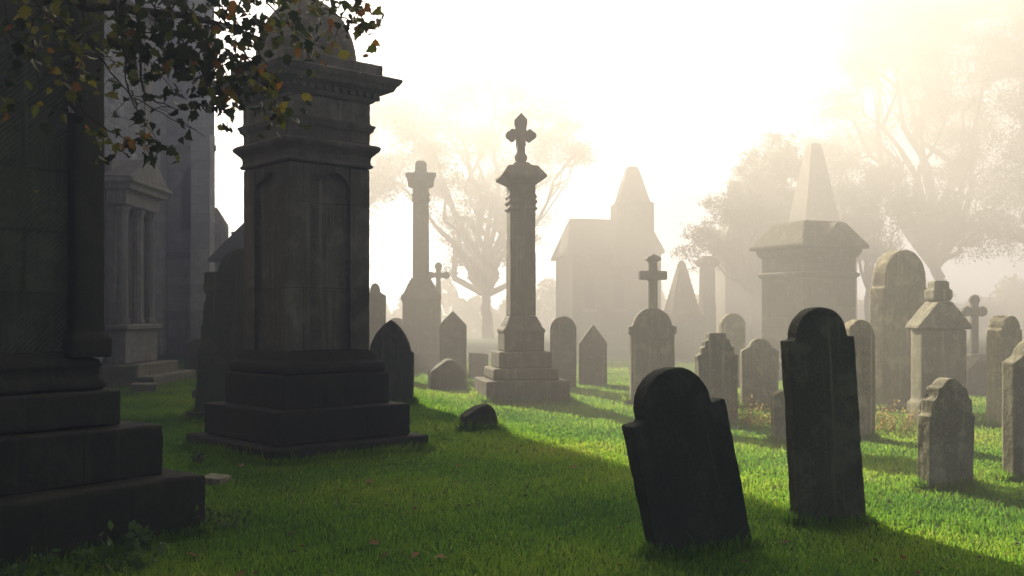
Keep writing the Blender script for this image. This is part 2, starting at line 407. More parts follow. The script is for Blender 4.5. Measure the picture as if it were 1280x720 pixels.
headstone('headstone', 'tall round-topped headstone with small side knobs, in front of the plain block cross', 815, 18.0, [(-.40, D), (.40, D), (.39, 1.30), (.44, 1.32), (.44, 1.44), (.36, 1.45)] + arc(0, 1.40, .36, 5, 175, 18, .37) + [(-.36, 1.45), (-.44, 1.44), (-.44, 1.32), (-.39, 1.30)], 0.16, M_grey, yaw=5, vox=0.022)
headstone('headstone', 'faint round-topped headstone just right of the cross column', 704, 22.0, rounded(0.58, 1.60), 0.15, M_far, yaw=10, vox=0.028)
headstone('headstone', 'faint gabled headstone in the mist, second to the right of the cross column', 741, 23.0, gabled(0.66, 1.42, 0.98), 0.15, M_far, yaw=10, vox=0.028)
headstone('headstone', 'pale arched headstone peeping over the stepped one', 915, 22.5, rounded(0.60, 1.66), 0.18, M_buff, yaw=15, vox=0.028)
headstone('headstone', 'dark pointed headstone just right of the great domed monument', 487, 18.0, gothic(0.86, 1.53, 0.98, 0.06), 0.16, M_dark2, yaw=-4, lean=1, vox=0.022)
headstone('headstone', 'misty gabled headstone right of the plain-topped column', 566, 24.0, gabled(0.66, 1.72, 1.38), 0.18, M_far, yaw=6, vox=0.028)
headstone('headstone', 'pale stone with a knobbed rounded top close behind the great domed monument', 469, 26.0, [(-.25, D), (.25, D), (.28, 2.05), (.28, 2.15), (.10, 2.25)] + arc(0, 2.27, .13, 0, 180, 8, .2) + [(-.10, 2.25), (-.28, 2.15), (-.28, 2.05)], 0.2, M_far, yaw=5, vox=0.028)
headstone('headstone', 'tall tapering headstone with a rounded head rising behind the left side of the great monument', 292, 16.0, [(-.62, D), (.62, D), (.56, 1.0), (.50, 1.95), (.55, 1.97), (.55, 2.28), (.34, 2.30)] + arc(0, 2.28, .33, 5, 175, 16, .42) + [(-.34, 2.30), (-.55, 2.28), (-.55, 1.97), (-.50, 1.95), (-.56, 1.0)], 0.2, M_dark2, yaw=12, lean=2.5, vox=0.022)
headstone('headstone', 'very small narrow pale headstone peeping out left of the tall black one', 979, 12.4, rounded(0.26, 0.66, 0.09), 0.12, M_grey, yaw=12, lean=-1.5, vox=0.014)
headstone('headstone', 'ghostly round headstone left of the plain-topped column', 496, 31.0, rounded(0.75, 1.55), 0.2, M_far, vox=0.035)
headstone('headstone', 'low round headstone deep in the mist by the church wall', 250, 29.0, rounded(0.9, 0.95), 0.2, M_far, yaw=-8, vox=0.035)
headstone('headstone', 'low square headstone in the mist just left of the cross column', 598, 26.0, [(-.25, D), (.25, D), (.25, .62), (-.25, .66)], 0.2, M_far, yaw=15, vox=0.03)

def lump(name, label, cat, px, Y, pts, th, mat, yaw=0, group=None, amp=0.03, vox=0.016, rot=(0, 0)):
    bm = bmesh.new(); extr(bm, pts, -th / 2, th / 2)
    bmesh.ops.triangulate(bm, faces=[f for f in bm.faces if len(f.verts) > 4])
    o = obj(name, bm, mat); o.location = at(px, Y); o.rotation_euler = (R(rot[0]), R(rot[1]), R(yaw))
    props(o, label, cat, group); return weather(o, vox, amp, 0.03)
lump('broken_stone', 'dark broken lump of gravestone lying in the grass in front of the cross column', 'stone', 599, 13.9, [(-.24, -.1), (.26, -.1), (.19, .30), (.10, .38), (-.06, .33), (-.25, .20)], .34, M_dark2, yaw=14)
lump('grave_slab', 'low dark gabled grave block between the pointed headstone and the cross column', 'stone', 559, 21.8, [(-.42, -.1), (.40, -.1), (.38, .42), (.10, .66), (-.02, .66), (-.38, .40)], .7, M_dark2, yaw=8, vox=.028)
lump('stone_block', 'small flat stone block with a pale top, in grass just off the near mausoleum steps', 'stone', 269, 9.35, [(-.12, -.1), (.12, -.1), (.11, .085), (-.11, .10)], .26, M_grey, yaw=-10, amp=.01)
lump('stone_block', 'low stone kerb block in the grass by the church wall steps', 'stone', 180, 21.0, [(-.26, -.1), (.26, -.1), (.25, .17), (-.25, .18)], .4, M_grey, yaw=20, amp=.02, vox=.02)
lump('stone_block', 'small block in the grass beside the tall tapering headstone, the farther of the two there', 'stone', 250, 19.3, [(-.14, -.1), (.2, -.1), (.2, .16), (-.14, .17)], .3, M_dark2, yaw=10, amp=.015)
lump('stone_block', 'tiny block in the grass at the left of the great monument steps', 'stone', 243, 15.6, [(-.12, -.1), (.14, -.1), (.14, .10), (-.12, .11)], .2, M_dark2, yaw=4, amp=.012)

# ---------------------------------------------------------------- the great domed monument
t = thing('domed_monument', 'massive dark square monument with panelled shaft, heavy cornice and dome on three steps', 'monument', at(383, 11.95, -.04), R(42))
def part(name, parent, mat, fn, vox=None, amp=0.01, big=0.0, **kw):
    bm = bmesh.new(); fn(bm)
    bmesh.ops.triangulate(bm, faces=[f for f in bm.faces if len(f.verts) > 4])
    o = obj(name, bm, mat, parent, **kw)
    if vox: weather(o, vox, amp, big)
    return o
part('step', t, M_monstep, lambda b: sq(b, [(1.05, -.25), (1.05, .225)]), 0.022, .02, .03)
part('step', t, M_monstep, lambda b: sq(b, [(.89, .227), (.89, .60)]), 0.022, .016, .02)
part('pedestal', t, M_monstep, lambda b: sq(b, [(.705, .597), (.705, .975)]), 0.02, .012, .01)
part('base_moulding', t, M_monstep, lambda b: sq(b, [(.655, .977), (.672, 1.00), (.678, 1.04), (.665, 1.09), (.62, 1.115), (.60, 1.13), (.60, 1.155), (.575, 1.20), (.555, 1.24)]), 0.016, .008)
def shaft(b):
    s, pw, rc = .54, .27, .07
    pts = []
    for k in range(4):
        q = Matrix.Rotation(k * math.pi / 2, 2)
        for p in ((-s, -s), (-s + pw, -s), (-s + pw, -s + rc), (s - pw, -s + rc), (s - pw, -s)):
            v = q @ Vector(p); pts.append((v.x, v.y))
    extz(b, pts, 1.242, 3.39)
part('shaft', t, M_mon, shaft, 0.018, .008)
for k in range(4):
    def arch(b):
        a = .54 - .27
        ar = [(a, 3.388), (-a, 3.388), (-a, 3.12)] + arc(0, 3.12, a, 180, 0, 12, .21)
        extr(b, ar, -.525, -.475)
    o = part('arched_panel', t, M_mon, arch); o.rotation_euler = (0, 0, k * math.pi / 2)
part('capital', t, M_mon, lambda b: (sq(b, [(.55, 3.392), (.575, 3.405), (.575, 3.430), (.555, 3.450), (.56, 3.530), (.60, 3.570), (.64, 3.610), (.645, 3.645), (.62, 3.670)]),), 0.014, .006)
part('architrave', t, M_mon, lambda b: sq(b, [(.545, 3.670), (.545, 3.810), (.575, 3.830), (.585, 3.870), (.60, 3.885), (.60, 3.905), (.55, 3.915), (.55, 4.170)]), 0.018, .008)
corn = part('cornice', t, M_mon, lambda b: sq(b, [(.56, 4.172), (.60, 4.200), (.62, 4.260), (.66, 4.280), (.76, 4.320), (.775, 4.370), (.80, 4.385), (.83, 4.440), (.835, 4.460), (.65, 4.500)]), 0.016, .008)
def dent(b):
    for k in range(4):
        q = Matrix.Rotation(k * math.pi / 2, 4, 'Z')
        for i in range(11):
            x = -.54 + i * .108
            vs = []
            for z in (4.225, 4.275):
                for dx, dy in ((-.03, -.67), (.03, -.67), (.03, -.60), (-.03, -.60)):
                    vs.append(b.verts.new(q @ Vector((x + dx, dy, z))))
            for f in ((3, 2, 1, 0), (4, 5, 6, 7), (0, 1, 5, 4), (1, 2, 6, 5), (2, 3, 7, 6), (3, 0, 4, 7)): b.faces.new([vs[i] for i in f])
part('dentil_band', corn, M_mon, dent)
part('blocking_course', t, M_mon, lambda b: sq(b, [(.66, 4.492), (.66, 4.630)]), 0.018, .01)
part('dome', t, M_mon, lambda b: rnd(b, [(.62, 4.632)] + [(.60 * math.cos(R(a)), 4.640 + .80 * math.sin(R(a))) for a in range(0, 86, 8)] + [(.04, 5.450)], 32), 0.02, .01)

# ---------------------------------------------------------------- near mausoleum, cut by the left edge
A = R(52)
e1 = Vector((math.cos(A), math.sin(A), 0)); e2 = Vector((-math.sin(A), math.cos(A), 0))
C1 = Vector((-2.27, 7.39, 0))
HW = 2.0
cen = C1 - e1 * HW + e2 * HW
t = thing('stepped_mausoleum', 'huge dark mausoleum of tooled blocks on three mossy steps, cut by the left edge', 'mausoleum', (cen.x, cen.y, 0), A)
def sqh(b, h, z0, z1): sq(b, [(h, z0), (h, z1)])
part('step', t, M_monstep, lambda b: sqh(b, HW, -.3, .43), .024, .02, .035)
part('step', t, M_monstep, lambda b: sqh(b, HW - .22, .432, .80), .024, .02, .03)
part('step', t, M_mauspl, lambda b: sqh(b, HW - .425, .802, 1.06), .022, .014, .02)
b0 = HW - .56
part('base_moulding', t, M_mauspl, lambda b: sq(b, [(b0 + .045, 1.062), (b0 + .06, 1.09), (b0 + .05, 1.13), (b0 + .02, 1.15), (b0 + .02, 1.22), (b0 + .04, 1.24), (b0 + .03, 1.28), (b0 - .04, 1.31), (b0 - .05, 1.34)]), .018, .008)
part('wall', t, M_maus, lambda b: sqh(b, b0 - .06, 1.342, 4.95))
for sx, sy in ((1, -1), (-1, -1), (1, 1), (-1, 1)):
    def pil(b):
        cx, cy = sx * (b0 - .06), sy * (b0 - .06)
        sq(b, [(.15, 1.30), (.15, 1.44), (.115, 1.48), (.115, 4.95)], cx, cy)
    part('corner_pilaster', t, M_mauspl, pil, .02, .008)
part('cornice', t, M_mauspl, lambda b: sq(b, [(b0 + .08, 4.952), (b0 + .12, 5.0), (b0 + .22, 5.15), (b0 + .30, 5.2), (b0 + .30, 5.3), (b0 - .2, 5.36), (b0 - .3, 5.8)]), .04, .01)

# ---------------------------------------------------------------- tall cross column
t = thing('cross_column', 'tall square column topped by a stone cross, on a stepped base in the sunlit mist', 'monument', at(651, 19.0), R(10))
S = 19.0 / F
part('step', t, M_far, lambda b: sqh(b, .78, -.25, .40), .026, .016, .02)
part('step', t, M_far, lambda b: sqh(b, .62, .402, .62), .026, .014, .01)
part('step', t, M_far, lambda b: sqh(b, .50, .622, .93), .026, .012)
part('pedestal', t, M_far, lambda b: sq(b, [(.38, .932), (.38, 1.28), (.40, 1.30), (.40, 1.34), (.34, 1.40), (.33, 1.45), (.27, 1.56), (.26, 1.60)]), .022, .01)
part('shaft', t, M_far, lambda b: sq(b, [(.245, 1.602), (.24, 3.60)]), .022, .008)
part('collar', t, M_far, lambda b: sq(b, [(.24, 3.602), (.275, 3.61), (.275, 3.65), (.245, 3.66), (.245, 3.72), (.27, 3.74), (.27, 3.78), (.245, 3.79), (.25, 3.83), (.265, 3.85), (.265, 3.88), (.24, 3.90), (.24, 4.08)]), .014, .004)
part('capital', t, M_far, lambda b: sq(b, [(.25, 4.082), (.30, 4.12), (.42, 4.20), (.43, 4.24), (.30, 4.42), (.27, 4.44), (.18, 4.46), (.13, 4.52)]), .016, .006)
def cross(b):
    rnd(b, [(.06, 4.5), (.12, 4.58), (.125, 4.64), (.09, 4.70), (.07, 4.73)], 16)
    extr(b, [(-.075, 4.7), (.075, 4.7), (.065, 5.3), (.12, 5.34), (0, 5.47), (-.12, 5.34), (-.065, 5.3)], -.07, .07)
    extr(b, [(-.2, 4.98), (.2, 4.98), (.2, 5.10), (-.2, 5.10)], -.07, .07)
    for s in (-1, 1):
        for cx, cz, r in ((s * .22, 5.04, .075), (s * .165, 5.11, .055), (s * .165, 4.97, .055)):
            extr(b, [(cx + r * math.cos(a), cz + r * math.sin(a)) for a in [i * math.pi / 7 for i in range(14)]], -.07, .07)
part('cross', t, M_far, cross, .014, .004)

# plain column with block head, farther left
t = thing('block_top_column', 'slender pale column with a flared block head, left of the cross column', 'monument', at(526, 30.0), R(6))
k = 30.0 / F
part('pedestal', t, M_far, lambda b: sq(b, [(.62, -.2), (.62, .5), (.55, .52), (.55, 2.05), (.60, 2.1), (.60, 2.2), (.50, 2.3), (.42, 2.5), (.28, 2.75)]), .035, .01)
part('shaft', t, M_far, lambda b: sq(b, [(.25, 2.752), (.235, 5.05)]), .03, .006)
part('collar', t, M_far, lambda b: sq(b, [(.235, 5.052), (.27, 5.06), (.27, 5.10), (.24, 5.12), (.24, 5.20), (.27, 5.22), (.27, 5.26), (.24, 5.28), (.24, 5.46)]), .022, .004)
part('block_head', t, M_far, lambda b: (sq(b, [(.26, 5.462), (.38, 5.52), (.40, 5.70), (.47, 5.86), (.47, 5.90), (.20, 5.92)], ky=.6), sq(b, [(.175, 5.8), (.175, 6.2), (.10, 6.28)])), .03, .006)

def cross_thing(label, px, Y, h, arm, zc, wd, mat, yaw=0, cap=False, group='stone crosses'):
    t = thing('stone_cross', label, 'cross', at(px, Y), R(yaw), group)
    part('plinth', t, mat, lambda b: sq(b, [(wd * 2.6, -.2), (wd * 2.6, .35), (wd * 1.8, .36), (wd * 1.8, .7)]), .03, .008)
    def c(b):
        extr(b, [(-wd * .9, .702), (wd * .9, .702), (wd * .75, h), (-wd * .75, h)], -wd * .6, wd * .6)
        extr(b, [(-arm, zc - wd * .8), (arm, zc - wd * .8), (arm, zc + wd * .8), (-arm, zc + wd * .8)], -wd * .6, wd * .6)
        if cap: extr(b, [(-wd * 1.3, h - .02), (wd * 1.5, h - .02), (wd * 1.2, h + .05), (0, h + .12), (-wd * 1.2, h + .05)], -wd * .9, wd * .9)
        else:
            for cx, cz in ((-arm, zc), (arm, zc), (0, h)):
                extr(b, [(cx + wd * 1.3 * math.cos(i * math.pi / 4), cz + wd * 1.3 * math.sin(i * math.pi / 4)) for i in range(8)], -wd * .6, wd * .6)
    part('cross', t, mat, c, .025, .006)
    return t
cross_thing('plain stone cross with thick square arms, rising behind a round-topped headstone', 816, 21.0, 2.78, .30, 2.45, .12, M_far, 8, cap=True)
cross_thing('small faint ornate cross immediately right of the plain-topped column', 548, 33.0, 3.25, .26, 2.95, .10, M_far, 12)
cross_thing('ghostly grey cross far behind at the right, left of the slim pale headstone', 1218, 24.0, 2.0, .20, 1.72, .10, M_far, 10)

# gabled pedestal tomb, right
t = thing('gabled_tomb', 'tall gabled tomb with a chimney-like block finial, right of the broad arched headstone', 'tomb', at(1173, 15.0), R(5))
part('body', t, M_grey, lambda b: sq(b, [(.40, -.2), (.40, .3), (.35, .34), (.35, 1.40)], ky=.52), .026, .01)
part('gable_roof', t, M_grey, lambda b: extr(b, [(-.42, 1.40), (.42, 1.40), (.42, 1.45), (.10, 1.82), (-.10, 1.82), (-.42, 1.45)], -.22, .22), .024, .01)
part('finial', t, M_grey, lambda b: sq(b, [(.12, 1.82), (.145, 1.86), (.145, 1.99), (.115, 2.01), (.115, 2.10), (.09, 2.13)]), .018, .008)
t = headstone('headstone', 'low gabled headstone beneath the ghostly cross at the right', 1216, 20.0, gabled(0.58, 0.78, 0.52), 0.5, M_far, yaw=10, vox=.03)

# big kiosk-like mausoleum with pyramid behind
t = thing('hipped_mausoleum', 'square mausoleum with heavy overhanging hipped stone roof, behind the tall black headstone', 'mausoleum', at(1010, 25.0), R(24))
part('plinth', t, M_farc, lambda b: sq(b, [(.95, -.2), (.95, .5), (.88, .55)]), .04, .01)
part('wall', t, M_farc, lambda b: sq(b, [(.80, .552), (.80, 3.05)]))
part('string_course', t, M_far, lambda b: sq(b, [(.81, 2.55), (.87, 2.60), (.87, 2.66), (.81, 2.70)]))
part('cornice', t, M_far, lambda b: sq(b, [(.82, 3.052), (.88, 3.12), (.93, 3.26)]), .03, .006)
part('hipped_roof', t, M_far, lambda b: sq(b, [(1.02, 3.262), (1.04, 3.34), (.66, 3.90), (.60, 3.95)]), .03, .01)
part('gable', t, M_far, lambda b: extr(b, [(-.62, 3.30), (.62, 3.30), (0, 3.88)], -1.06, -.4))
t = thing('pyramid_tomb', 'steep stone pyramid rising behind the hipped mausoleum', 'monument', at(1017, 46.0), R(12))
t.scale = (1.46, 1.46, 1.39)
part('plinth', t, M_farc, lambda b: sq(b, [(.95, -.2), (.95, 3.0), (1.02, 3.05), (1.02, 3.2)]))
part('pyramid', t, M_far, lambda b: sq(b, [(.75, 3.2), (.56, 4.4), (.21, 6.6), (.15, 6.85), (.14, 6.86)]))

# slender pointed monument + pillar between the buildings
t = thing('small_pyramid_tomb', 'small steep stone pyramid on a plinth, right of the misty chapel', 'monument', at(852, 38.0), R(10))
t.scale = (1.26, 1.26, 1.13)
part('plinth', t, M_far, lambda b: sq(b, [(.52, -.2), (.52, 1.45)]), .04, .01)
part('pyramid', t, M_far, lambda b: sq(b, [(.46, 1.452), (.10, 3.2), (.04, 3.3)]), .035, .01)
t = thing('stone_pillar', 'short capped stone pillar in the mist beside the small pyramid', 'monument', at(884, 42.0), R(10))
t.scale = (1.35, 1.35, 1.18)
part('shaft', t, M_far, lambda b: sq(b, [(.34, -.2), (.34, .5), (.22, .6), (.2, 3.1)]), .035, .01)
part('cap', t, M_far, lambda b: sq(b, [(.24, 3.102), (.30, 3.2), (.30, 3.3), (.1, 3.5)]), .03, .006)

# misty chapel with stump spire
Yc = 58.0
t = thing('misty_chapel', 'small steep-roofed chapel with a blunt pyramid turret, faint in the mist at centre', 'chapel', at(760, Yc), R(4))
t.scale = (1.43, 1.43, 1.33)
kk = Yc / F
part('wall', t, M_farc, lambda b: box(b, -1.75, 1.75, -2, 3.4, -.2, 3.9))
part('roof', t, M_slate, lambda b: ring_stack(b, [[(-1.95, -2.2, 3.8), (1.85, -2.2, 3.8), (1.85, 3.6, 3.8), (-1.95, 3.6, 3.8)], [(-1.95, -2.2, 3.92), (1.85, -2.2, 3.92), (1.85, 3.6, 3.92), (-1.95, 3.6, 3.92)], [(-1.48, .4, 5.5), (1.74, .4, 5.42), (1.74, .9, 5.42), (-1.48, .9, 5.5)]]))
part('turret', t, M_farc, lambda b: (sq(b, [(.72, 3.2), (.72, 5.85), (.60, 5.9), (.22, 7.35), (.16, 7.42)], .62, -1.9),))
for wx in (-1.05, .1, 1.15):
    wn_ = part('window', t, M_glass, lambda b: extr(b, [(wx - .2, 1.5), (wx + .2, 1.5), (wx + .2, 2.6), (wx, 3.05), (wx - .2, 2.6)], -2.03, -1.95))
    part('sill', wn_, M_trim, lambda b: box(b, wx - .3, wx + .3, -2.12, -2.0, 1.36, 1.48))
part('chimney', t, M_farc, lambda b: box(b, 1.35, 1.7, .35, .95, 5.2, 5.95))


# far steep roofed building behind right shrub
t = thing('gabled_building', 'faint steep-gabled building behind the leafy tree, left of the pyramid', 'building', at(955, 60.0), R(-6))
t.scale = (1.36, 1.36, 1.28)
part('wall', t, M_farc, lambda b: box(b, -1.9, 2.6, -2, 3, -.2, 4.6))
part('roof', t, M_slate, lambda b: extr(b, [(-2.0, 4.4), (2.9, 4.4), (2.9, 4.5), (2.3, 6.9), (-1.2, 6.8), (-1.35, 6.7), (-2.0, 4.55)], -2.3, 3.3))
part('chimney', t, M_farc, lambda b: box(b, -1.55, -1.0, -.4, .4, 5.8, 7.6))

# ---------------------------------------------------------------- the church on the left
t = thing('church', 'tall stone church with rubble side wall and misty tower along the left', 'church', (-14.0, 32.0, 0), 0)
def cb(name, mat, x0, x1, y0, y1, z0, z1, **kw):
    return part(name, tow if name == 'buttress' else t, mat, lambda b: box(b, x0 + 14, x1 + 14, y0 - 32, y1 - 32, z0, z1), **kw)
TX = at(268, 41.0).x
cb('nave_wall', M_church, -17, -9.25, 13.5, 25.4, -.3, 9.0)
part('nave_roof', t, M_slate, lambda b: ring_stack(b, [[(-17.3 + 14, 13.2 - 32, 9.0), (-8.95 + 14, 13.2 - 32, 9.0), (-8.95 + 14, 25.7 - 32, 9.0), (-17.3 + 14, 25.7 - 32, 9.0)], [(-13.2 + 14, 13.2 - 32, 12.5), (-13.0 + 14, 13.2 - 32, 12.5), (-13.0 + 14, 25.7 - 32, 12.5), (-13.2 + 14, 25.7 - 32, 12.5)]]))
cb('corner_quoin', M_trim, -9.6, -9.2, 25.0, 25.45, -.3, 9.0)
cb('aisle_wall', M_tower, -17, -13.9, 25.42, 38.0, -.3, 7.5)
def plan(b, z0, z1, e=0.0):
    extz(b, [(-22 - e + 14, 41.0 - e - 32), (TX + e + 14, 41.0 - e - 32), (TX + e - 3.3 + 14, 48.0 + e - 32), (-22 - e + 14, 48.0 + e - 32)], z0, z1)
tow = part('tower', t, M_tower, lambda b: plan(b, -.3, 22.3))  # unseen upper height added to keep the near mist and ground shaded
cb('buttress', M_tower, -14.9, -14.2, 40.2, 40.99, -.3, 12.0)
cb('buttress', M_tower, TX - .75, TX + .02, 40.3, 40.99, -.3, 9.0)
for z in (4.0, 8.4, 13.0):
    part('string_course', tow, M_trim, lambda b: plan(b, z, z + .22, .1))
def lanc(b, cx=-13.2):
    extr(b, [(cx - .35 + 14, 5.2), (cx + .35 + 14, 5.2), (cx + .35 + 14, 7.0), (cx + .2 + 14, 7.5), (cx + 14, 7.75), (cx - .2 + 14, 7.5), (cx - .35 + 14, 7.0)], 40.93 - 32, 41.02 - 32)
win = part('window', tow, M_glass, lanc)
def lfr(b):
    o_ = [(-.45, 5.1), (.45, 5.1), (.45, 7.0), (.26, 7.6), (0, 7.9), (-.26, 7.6), (-.45, 7.0)]; i_ = [(-.35, 5.2), (.35, 5.2), (.35, 7.0), (.2, 7.5), (0, 7.75), (-.2, 7.5), (-.35, 7.0)]
    for k in range(7):
        k2 = (k + 1) % 7
        vs_ = [b.verts.new((x + .8, y - 32, z)) for y in (40.88, 41.0) for x, z in (o_[k], o_[k2], i_[k2], i_[k])]
        for f in ((3, 2, 1, 0), (4, 5, 6, 7), (0, 1, 5, 4), (1, 2, 6, 5), (2, 3, 7, 6), (3, 0, 4, 7)): b.faces.new([vs_[q] for q in f])
part('frame', win, M_trim, lfr)
part('side_porch', t, M_tower, lambda b: ring_stack(b, [[(TX + x + 14, y - 32, z) for x, y in ((-.2, 41.3), (q, 41.3), (q - 1.1, 43.5), (-1.4, 43.5))] for z, q in ((-.2, .50), (5.35, .50), (6.1, .02))]))
# vestry behind, with finial; width hidden by the monument added to shade low mist
t = thing('vestry', 'low pale building with a chimney glimpsed between the church tower and the great monument', 'building', at(364, 37.0), 0)
part('wall', t, M_tower, lambda b: box(b, -2.35, 2.2, -1.5, 2.5, -.2, 3.6))
part('roof', t, M_slate, lambda b: extr(b, [(-2.55, 3.55), (2.4, 3.55), (2.4, 3.65), (1.2, 5.0), (-1.2, 5.0), (-2.55, 3.65)], -1.8, 2.8))
part('chimney', t, M_tower, lambda b: sq(b, [(.16, 3.7), (.16, 4.35), (.20, 4.37), (.20, 4.44), (.10, 4.46), (.10, 4.75)], -2.1, 0))

# wall monument (aedicule) against the rubble wall
Yw = 23.6
t = thing('wall_monument', 'classical stone wall monument with fluted columns and a heavy cornice against the church wall', 'monument', (-9.1, Yw, gz(-9.1, Yw)), 0)
part('backing_slab', t, M_trim, lambda b: box(b, -.13, .02, -1.0, 1.0, 1.0, 5.2))
for sy in (-.85, .05, .85):
    def colm(b):
        n = 20
        rings = []
        for r, z in ((.17, 1.42), (.17, 1.50), (.13, 1.56), (.13, 1.6), (.125, 3.9), (.15, 3.95), (.17, 4.02), (.19, 4.1)):
            rings.append([((r - (.012 if i % 2 else 0)) * math.cos(2 * math.pi * i / n) + .2, (r - (.012 if i % 2 else 0)) * math.sin(2 * math.pi * i / n) + sy, z) for i in range(n)])
        ring_stack(b, rings)
    part('column', t, M_trim, colm)
part('base_table', t, M_trim, lambda b: (box(b, -.1, .42, -1.12, 1.12, 1.28, 1.40), box(b, -.1, .34, -1.02, 1.02, .5, 1.28)), .03, .012)
part('entablature', t, M_trim, lambda b: (box(b, -.1, .36, -1.05, 1.05, 4.12, 4.45), box(b, -.1, .52, -1.2, 1.2, 4.46, 4.60), box(b, -.1, .62, -1.3, 1.3, 4.61, 4.72)), .03, .008)
part('pediment', t, M_trim, lambda b: ring_stack(b, [[(x, y, z) for y, z in ((-1.3, 4.73), (1.3, 4.73), (0.3, 5.25), (-.3, 5.25))] for x in (-.1, .55)]), .03, .008)
part('step', t, M_grey, lambda b: box(b, -.1, .75, -1.4, 1.3, -.2, .49), .03, .02, .03)
part('step', t, M_grey, lambda b: box(b, .752, 1.15, -1.5, 1.4, -.2, .24), .03, .02, .03)

# ---------------------------------------------------------------- trees
def tubes(segs, n=6):
    """segs: list of (p0,p1,r0,r1) -> quads"""
    p0 = np.array([s[0] for s in segs]); p1 = np.array([s[1] for s in segs])
    r0 = np.array([s[2] for s in segs]); r1 = np.array([s[3] for s in segs])
    d = p1 - p0; d /= np.linalg.norm(d, axis=1, keepdims=True) + 1e-9
    up = np.where(np.abs(d[:, 2:3]) < .9, np.array([[0, 0, 1.]]), np.array([[1., 0, 0]]))
    a = np.cross(d, up); a /= np.linalg.norm(a, axis=1, keepdims=True); b = np.cross(d, a)
    vs = []
    for p, r in ((p0, r0), (p1, r1)):
        for i in range(n):
            th = 2 * math.pi * i / n
            vs.append(p + (a * math.cos(th) + b * math.sin(th)) * r[:, None])
    vs = np.stack(vs, 1).reshape(-1, 3)
    base = np.arange(len(segs)) * 2 * n
    f = [np.stack([base + i, base + (i + 1) % n, base + n + (i + 1) % n, base + n + i], 1) for i in range(n)]
    return vs, np.stack(f, 1).ravel()

def leaves(cent, size, tint, droop=0.0, shape='diamond'):
    n = len(cent)
    q = rng.normal(size=(n, 3)); q[:, 2] -= droop; q /= np.linalg.norm(q, axis=1, keepdims=True)
    s = rng.normal(size=(n, 3)); s -= (s * q).sum(1, keepdims=True) * q; s /= np.linalg.norm(s, axis=1, keepdims=True)
    nn = np.cross(q, s)
    L_ = size * rng.uniform(.6, 1.35, n)[:, None]
    if shape == 'diamond':
        out = [(0, 0, 0), (.5, .32, .05), (1, 0, 0), (.5, -.32, .05)]
        vs = np.stack([cent + q * L_ * a + s * L_ * b + nn * L_ * c for a, b, c in out], 1).reshape(-1, 3)
        i = np.arange(n) * 4
        return vs, np.stack([i, i + 1, i + 2, i + 3], 1).ravel(), 4, np.repeat(tint, 4)
    # lobed, pointed autumn leaf folded along its rib: 10 outline verts + 2 rib verts, all quads/tris -> tris
    o = [(0, 0, 0), (.10, .22, .05), (.30, .46, .10), (.42, .30, .07), (.62, .38, .10), (.72, .20, .05), (1.05, 0, -.06),
         (.72, -.20, .05), (.62, -.38, .10), (.42, -.30, .07), (.30, -.46, .10), (.10, -.22, .05), (.38, 0, 0), (.68, 0, -.01)]
    curl = rng.uniform(-.2, .5, n)[:, None]
    vs = np.stack([cent + q * L_ * a + s * L_ * b + nn * L_ * (c * 1.3 - curl * a * a * .5) for a, b, c in o], 1).reshape(-1, 3)
    tr = [(0, 1, 12), (1, 2, 12), (2, 3, 12), (3, 4, 13), (3, 13, 12), (4, 5, 13), (5, 6, 13), (6, 7, 13), (7, 8, 13), (8, 9, 13), (9, 12, 13), (9, 10, 12), (10, 11, 12), (11, 0, 12)]
    i = np.arange(n)[:, None] * 14
    return vs, (i[:, :, None] + np.array(tr)[None]).reshape(-1), 3, np.repeat(tint, 14)

